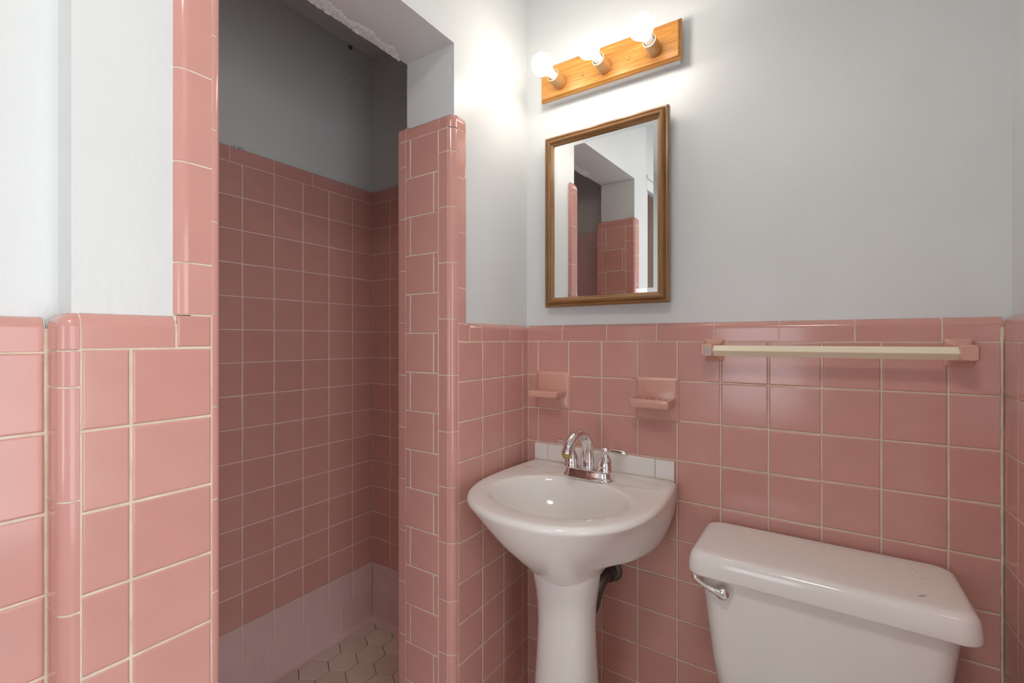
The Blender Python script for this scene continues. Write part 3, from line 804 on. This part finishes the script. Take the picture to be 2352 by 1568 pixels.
# scratches on the lid
def mark(x, y, L, a, w=0.0007):
    dx, dy = math.cos(a)*L/2, math.sin(a)*L/2; nx, ny = -math.sin(a)*w, math.cos(a)*w
    z = 0.7493; bm = bmesh.new()
    bm.faces.new([bm.verts.new((x+sx*dx+q*nx, y+sx*dy+q*ny, z)) for sx, q in ((-1, -0.2), (0, -1), (1, -0.3), (1, 0.3), (0, 1), (-1, 0.2))])
    link('scratch', from_bm('scratch', bm), M_MARK, lidob)
for a in ((0.965, -0.075, 0.010, 2.3), (0.970, -0.085, 0.006, 2.0), (0.9735, -0.118, 0.009, 2.4, 0.0009), (0.925, -0.085, 0.005, 2.2), (0.893, -0.132, 0.003, 1), (0.965, -0.196, 0.016, 0.5), (0.962, -0.202, 0.012, 0.25, 0.001), (0.865, -0.165, 0.003, 1.2)): mark(*a)
fh = thing('x', '', '') if False else None
hb = obj_smooth('flush_handle', lathe([(0.0, -0.2205), (0.0175, -0.2205), (0.0185, -0.2255), (0.0165, -0.234), (0.0145, -0.240), (0.011, -0.245), (0.006, -0.2475), (0.0, -0.248)], 30, 'Y'), M_CHROME, to, 50, Matrix.Translation((0.634-0.80, 0.13, 0.6695)))
hb['label'] = 'chrome flush lever'
obj_smooth('lever', tube(spline([(0.001, -0.238, -0.001), (-0.013, -0.241, 0.0035), (-0.030, -0.244, 0.0095), (-0.045, -0.247, 0.018), (-0.054, -0.2485, 0.026), (-0.0575, -0.249, 0.031)], 5), lerp_list([0.0105, 0.0085, 0.0058, 0.0056, 0.0060, 0.0035], 5), 18), M_CHROME, hb, 60)
rings = []
for z, hw, y0, y1 in ((0.0, 0.10, -0.62, -0.06), (0.03, 0.098, -0.615, -0.06), (0.12, 0.085, -0.56, -0.07), (0.2, 0.095, -0.58, -0.07), (0.28, 0.135, -0.64, -0.06), (0.34, 0.17, -0.685, -0.05), (0.372, 0.182, -0.70, -0.045), (0.385, 0.180, -0.70, -0.045)):
    ring = []
    cyy = (y0+y1)/2; hy = (y1-y0)/2
    for k in range(48):
        a = 2*PI*k/48; c, s = math.cos(a), math.sin(a)
        w = hw*(1.0 if s < 0 else 1.0-0.25*s)
        ring.append((w*math.copysign(abs(c)**0.85, c), cyy+hy*math.copysign(abs(s)**0.85, s)+0.13, z))
    rings.append(ring)
obj_smooth('bowl', loft(rings, True, True, True), M_WHITE, to, 60)
rings = []
for z, q in ((0.386, 0.97), (0.392, 1.0), (0.402, 1.0), (0.404, 0.985), (0.412, 1.0), (0.424, 0.99), (0.428, 0.95), (0.430, 0.8)):
    ring = []
    for k in range(48):
        a = 2*PI*k/48; c, s = math.cos(a), math.sin(a)
        ring.append((0.186*q*math.copysign(abs(c)**0.85, c)*(1.0 if s < 0 else 1-0.15*s), -0.475+0.13+0.225*q*math.copysign(abs(s)**0.85, s), z))
    rings.append(ring)
obj_smooth('seat', loft(rings, True, True, True), M_WHITE, to, 50)

# ================================================================== soap dish and tumbler holder
def flange(parent, w, h, d):
    rings = []
    for ins, y, r in ((0.0, 0.001, 0.003), (0.0, -0.0035, 0.003), (0.0012, -0.0050, 0.003), (0.0075, -0.0118, 0.004), (0.0092, -0.0128, 0.004)):
        rr = rrect(-w/2+ins, w/2-ins, -h/2+ins, h/2-ins, r, 0, 4); rings.append([(p[0], y, p[1]) for p in rr])
    bm = loft(rings, True, True, True)
    # shallow recessed field with a raised border
    return obj_smooth('back_plate', bm, M_ACC, parent, 35)
def shelf(w0, w1, depth, zt, zb, dishpd=0.0):
    """tapering tray: width w0 at the wall, w1 at the front"""
    rings = []
    def ring(ins, z, dd=0.0):
        pts = []
        y0, y1 = -0.004, -depth
        a, c = w0/2-ins, w1/2-ins
        r = 0.006
        base = [(-a, y0), (-c, y1+ins)]; 
        pts += [(-a, y0, z)]
        for k in range(5):
            t = PI/2*k/4; pts.append((-c+r-r*math.cos(t), y1+ins+r-r*math.sin(t), z+dd))
        for k in range(5):
            t = PI/2*k/4; pts.append((c-r+r*math.sin(t), y1+ins+r-r*math.cos(t), z+dd))
        pts += [(a, y0, z)]
        return pts
    rings = [ring(0.008, zb-0.004+0.004), ring(0.003, zb+0.0008), ring(0.0008, zb+0.004), ring(0.0, zt-0.004), ring(0.0008, zt-0.001), ring(0.003, zt)]
    return rings, ring
tb = thing('toothbrush_holder', 'pink ceramic toothbrush holder, smaller wall fitting nearer the corner', 'toothbrush holder', (0.0982, 0, 1.0575))
flange(tb, 0.1197, 0.1195, 0.009)
rings, ring = shelf(0.101, 0.101, 0.085, 0.003, -0.0165)
rings2 = rings + [ring(0.012, 0.003)]
bm = loft(rings2, True, True, True)
me_cut = None
def boolean(bm, cutters):
    me = from_bm('tmp', bm); o = bpy.data.objects.new('tmp', me); COL.objects.link(o); cs = []
    for cb in cutters:
        cm = from_bm('cut', cb); co = bpy.data.objects.new('cut', cm); COL.objects.link(co); cs.append(co)
        md = o.modifiers.new('b', 'BOOLEAN'); md.operation = 'DIFFERENCE'; md.object = co; md.solver = 'EXACT'
    dg = bpy.context.evaluated_depsgraph_get(); dg.update()
    res = bpy.data.meshes.new_from_object(o.evaluated_get(dg))
    for c in cs+[o]: bpy.data.objects.remove(c)
    return res
def oval(cx, cy, a, b, z0, z1, n=20):
    return loft([[(cx+a*math.cos(2*PI*k/n), cy+b*math.sin(2*PI*k/n), z) for k in range(n)] for z in (z0, z1)], True, True, True)
me = boolean(bm, [oval(-0.024, -0.038, 0.0135, 0.011, -0.03, 0.02), oval(0.013, -0.038, 0.0155, 0.011, -0.03, 0.02), oval(0.038, -0.04, 0.005, 0.006, -0.03, 0.02)])
me.name = 'tray'
link('tray', me, M_ACC, tb)
bm = None; bm = loft([[(x, y, z) for x, z in ((-0.03*s, 0.0), (0.03*s, 0.0), (0.026*s, -0.05), (-0.026*s, -0.05))] for s, y in ((1, -0.006), (0.9, -0.022))], True, True, True) if False else lathe([(0.0, -0.026), (0.026, -0.0255), (0.030, -0.021), (0.032, -0.014)], 24)
for v in bm.verts: v.co.y = -0.012+max(-0.026, min(0.0, v.co.y*1.1))
obj_smooth('support', bm, M_ACC, tb, 60)
sd = thing('soap_dish', 'pink ceramic soap dish with ridged tray, wall fitting nearer the towel bar', 'soap dish', (0.4273, 0, 1.053))
flange(sd, 0.1196, 0.1215, 0.009)
rings, ring = shelf(0.106, 0.106, 0.088, 0.006, -0.0185)
rings += [ring(0.0055, 0.006), ring(0.0075, 0.003), ring(0.0090, -0.0045), ring(0.016, -0.0085)]
obj_smooth('tray', loft(rings, True, True, True), M_ACC, sd, 50)
for k in range(4):
    x = -0.026+0.0175*k
    obj_smooth('ridge', tube([(x, -0.012, -0.0075), (x, -0.020, -0.001), (x, -0.066, -0.001), (x, -0.072, -0.0065)], 0.0036, 10), M_ACC, sd)
bm = lathe([(0.0, -0.028), (0.028, -0.0275), (0.032, -0.023), (0.034, -0.016)], 24)
for v in bm.verts: v.co.y = -0.012+max(-0.026, min(0.0, v.co.y*1.1))
obj_smooth('support', bm, M_ACC, sd, 60)

# ================================================================== towel bar
tw = thing('towel_bar', 'cream square towel bar between two pink ceramic brackets above the toilet', 'towel bar', (0.81, 0, 1.192))
def bracket(cx, fx, s, foil=False):
    rings = []
    for y, x0, x1, z0, z1, r in ((0.001, -0.0235, 0.0235, -0.0285, 0.0305, 0.006), (-0.006, -0.0235, 0.0235, -0.0285, 0.0305, 0.006), (-0.009, -0.0215, 0.0215, -0.0262, 0.0285, 0.007),
            (-0.013, -0.019, 0.019, -0.021, 0.024, 0.007), (-0.024, -0.0165+fx*0.25, 0.0165+fx*0.25, -0.0175, 0.0205, 0.006), (-0.045, -0.0145+fx*0.7, 0.0145+fx*0.7, -0.0155, 0.0185, 0.005), (-0.070, -0.0142+fx, 0.0142+fx, -0.0148, 0.0176, 0.005),
            (-0.0765, -0.0140+fx, 0.0140+fx, -0.0145, 0.0173, 0.005), (-0.080, -0.0115+fx, 0.0115+fx, -0.012, 0.015, 0.004)):
        rr = rrect(x0, x1, z0, z1, r, 0, 5); rings.append([(p[0], y, p[1]) for p in rr])
    b_ = obj_smooth('bracket', loft(rings, True, True, True), M_ACC, tw, 45, Matrix.Translation((cx-0.81, 0, 0)))
    if foil: boxes('foil_label', [((fx-0.006, -0.0806, -0.0085), (fx+0.0065, -0.0795, 0.0105))], M_WORN, b_, 0.0003)
    return b_
bracket(0.5765, -0.0055, 1, True)
bracket(1.0465, 0.0030, -1)
h = 0.0139
bm = loft([[(x, -0.064+h*math.cos(a), 0.0003+h*math.sin(a)) for a in (0, PI/2, PI, 1.5*PI)] for x in (-0.230, 0.233)], True, True, True)
bmesh.ops.bevel(bm, geom=[e for e in bm.edges if abs((e.verts[0].co-e.verts[1].co).x) > 0.1], offset=0.0008, segments=2, affect='EDGES')
link('bar', from_bm('bar', bm), M_CREAM, tw)

# ================================================================== medicine cabinet
DW, DH = 0.3895, 0.5415; AL = math.radians(1.5)
mc = thing('medicine_cabinet', 'oak framed mirrored medicine cabinet on the white wall above the basin', 'cabinet', (0.0770, 0.012, 1.3235))
boxes('body', [((0.006, -0.0155, 0.006), (DW-0.012, 0.06, DH-0.006))], M_METALW, mc)
DM = Matrix.Translation((0, -0.016, 0)) @ Matrix.Rotation(-AL, 4, 'Z')
door_m = DM @ MT((0, 0, 0), (1, 0, 0), (0, 0, 1), (0, -1, 0))    # local x right, y up, z out
prof = [(0.0, 0.0), (0.0, 0.0165), (0.0015, 0.019), (0.0055, 0.0200), (0.0075, 0.0192), (0.0085, 0.0175), (0.0100, 0.0195), (0.0120, 0.0232), (0.0150, 0.0252), (0.0190, 0.0255), (0.0215, 0.0240), (0.0235, 0.0195), (0.0290, 0.0165), (0.0300, 0.0150), (0.0300, 0.0)]
def rail(L, mtx):
    V = []; n = len(prof)
    for e in (0, 1):
        for s, d in prof: V.append((s if e == 0 else L-s, s, d))
    F = [(j, j+1, n+j+1, n+j) for j in range(n-1)] + [tuple(range(n)), tuple(range(2*n-1, n-1, -1))]
    me = bpy.data.meshes.new('frame_rail'); me.from_pydata(V, [], F); me.update()
    bm = bmesh.new(); bm.from_mesh(me); bmesh.ops.recalc_face_normals(bm, faces=bm.faces); bm.to_mesh(me); bm.free()
    link('frame_rail', me, M_OAKF, mc, mtx)
rail(DW, door_m)                                                                                   # bottom
rail(DW, door_m @ Matrix.Translation((DW, DH, 0)) @ Matrix.Rotation(PI, 4, 'Z'))                  # top
rail(DH, door_m @ Matrix.Translation((DW, 0, 0)) @ Matrix.Rotation(PI/2, 4, 'Z'))                 # right
rail(DH, door_m @ Matrix.Translation((0, DH, 0)) @ Matrix.Rotation(-PI/2, 4, 'Z'))                # left
e0, e1 = 0.0290, 0.0425
V = [(e0, e0, 0.0120), (DW-e0, e0, 0.0120), (DW-e0, DH-e0, 0.0120), (e0, DH-e0, 0.0120), (e1, e1, 0.0128), (DW-e1, e1, 0.0128), (DW-e1, DH-e1, 0.0128), (e1, DH-e1, 0.0128), (e0, e0, 0.006), (DW-e0, e0, 0.006), (DW-e0, DH-e0, 0.006), (e0, DH-e0, 0.006)]
F = [(0, 1, 5, 4), (1, 2, 6, 5), (2, 3, 7, 6), (3, 0, 4, 7), (4, 5, 6, 7), (8, 9, 1, 0), (9, 10, 2, 1), (10, 11, 3, 2), (11, 8, 0, 3), (11, 10, 9, 8)]
me = bpy.data.meshes.new('mirror_glass'); me.from_pydata(V, [], F); me.update()
link('mirror_glass', me, M_MIRROR, mc, door_m)

# ================================================================== vanity light
BX0, BX1, BZ0, BZ1 = 0.0665, 0.4990, 1.981, 2.090
vl = thing('vanity_light', 'golden oak wall light bar with three lit round bulbs above the mirror', 'light', ((BX0+BX1)/2, 0.012, BZ0))
VO = Vector(vl.location)
def vbox(a, b): return (Vector(a)-VO, Vector(b)-VO)
boxes('backplate', [vbox((BX0+0.010, -0.018, BZ0+0.004), (BX1-0.010, 0.013, BZ1-0.006))], M_METALW, vl)
W2, H2 = (BX1-BX0)/2, (BZ1-BZ0)/2; cz = (BZ0+BZ1)/2-VO.z
rings = []
for ins, y in ((0.0015, -0.0175), (0.0, -0.019), (0.0, -0.026), (0.0022, -0.0285), (0.0030, -0.0290), (0.0065, -0.0345), (0.0080, -0.0350)):
    rings.append([(sx*(W2-ins), y-0.012, cz+sz*(H2-ins)) for sx, sz in ((-1, -1), (1, -1), (1, 1), (-1, 1))])
bm = loft(rings, True, True, True)
link('board', from_bm('board', bm), M_OAKL, vl)
for bx in (0.1400, 0.2850, 0.4300):
    X = bx-VO.x; Z = 2.021-VO.z; Yb = -0.035-0.012
    mt = Matrix.Translation((X, Yb, Z))
    so = obj_smooth('socket', lathe([(0.0, 0.001), (0.0200, 0.001), (0.0205, -0.002), (0.0200, -0.010), (0.0192, -0.050), (0.0188, -0.0555), (0.0176, -0.0555), (0.0176, -0.030), (0.0, -0.030)], 36, 'Y', False), M_SOCK, vl, 40, mt)
    obj_smooth('socket_liner', lathe([(0.0172, -0.030), (0.0172, -0.0545), (0.0160, -0.0550), (0.0150, -0.0540), (0.0150, -0.030)], 32, 'Y', False), M_LINER, so, 40)
    # bulb: screw neck then globe
    prof_b = [(0.0120, -0.034), (0.0125, -0.060), (0.0128, -0.066)]
    cb, rb = -0.1195, 0.0315
    for k in range(15):
        a = PI*(0.84-0.84*k/14); prof_b.append((rb*math.sin(a), cb-0.0 + rb*(-math.cos(a))*-1 if False else cb - rb*math.cos(a)))
    bl = obj_smooth('bulb', lathe([(0.0125, -0.076), (0.0160, -0.0875)] + [(rb*math.sin(PI*t), cb+rb*math.cos(PI*t)) for t in [0.13+0.87*k/16 for k in range(17)]], 32, 'Y'), M_BULB, vl, 80, mt)
    obj_smooth('bulb_neck', lathe([(0.0125, -0.032), (0.0125, -0.070), (0.0118, -0.078)], 28, 'Y'), M_WTILE, bl, 40)
for px_ in (0.2135, 0.3560):
    obj_smooth('screw', lathe([(0.0, 0.0), (0.0040, 0.0), (0.0040, -0.001), (0.0028, -0.0030), (0.0, -0.0036)], 14, 'Y'), M_SCREW, vl, 60, Matrix.Translation((px_-VO.x, -0.047, 2.0225-VO.z)))
bpy.context.view_layer.update()
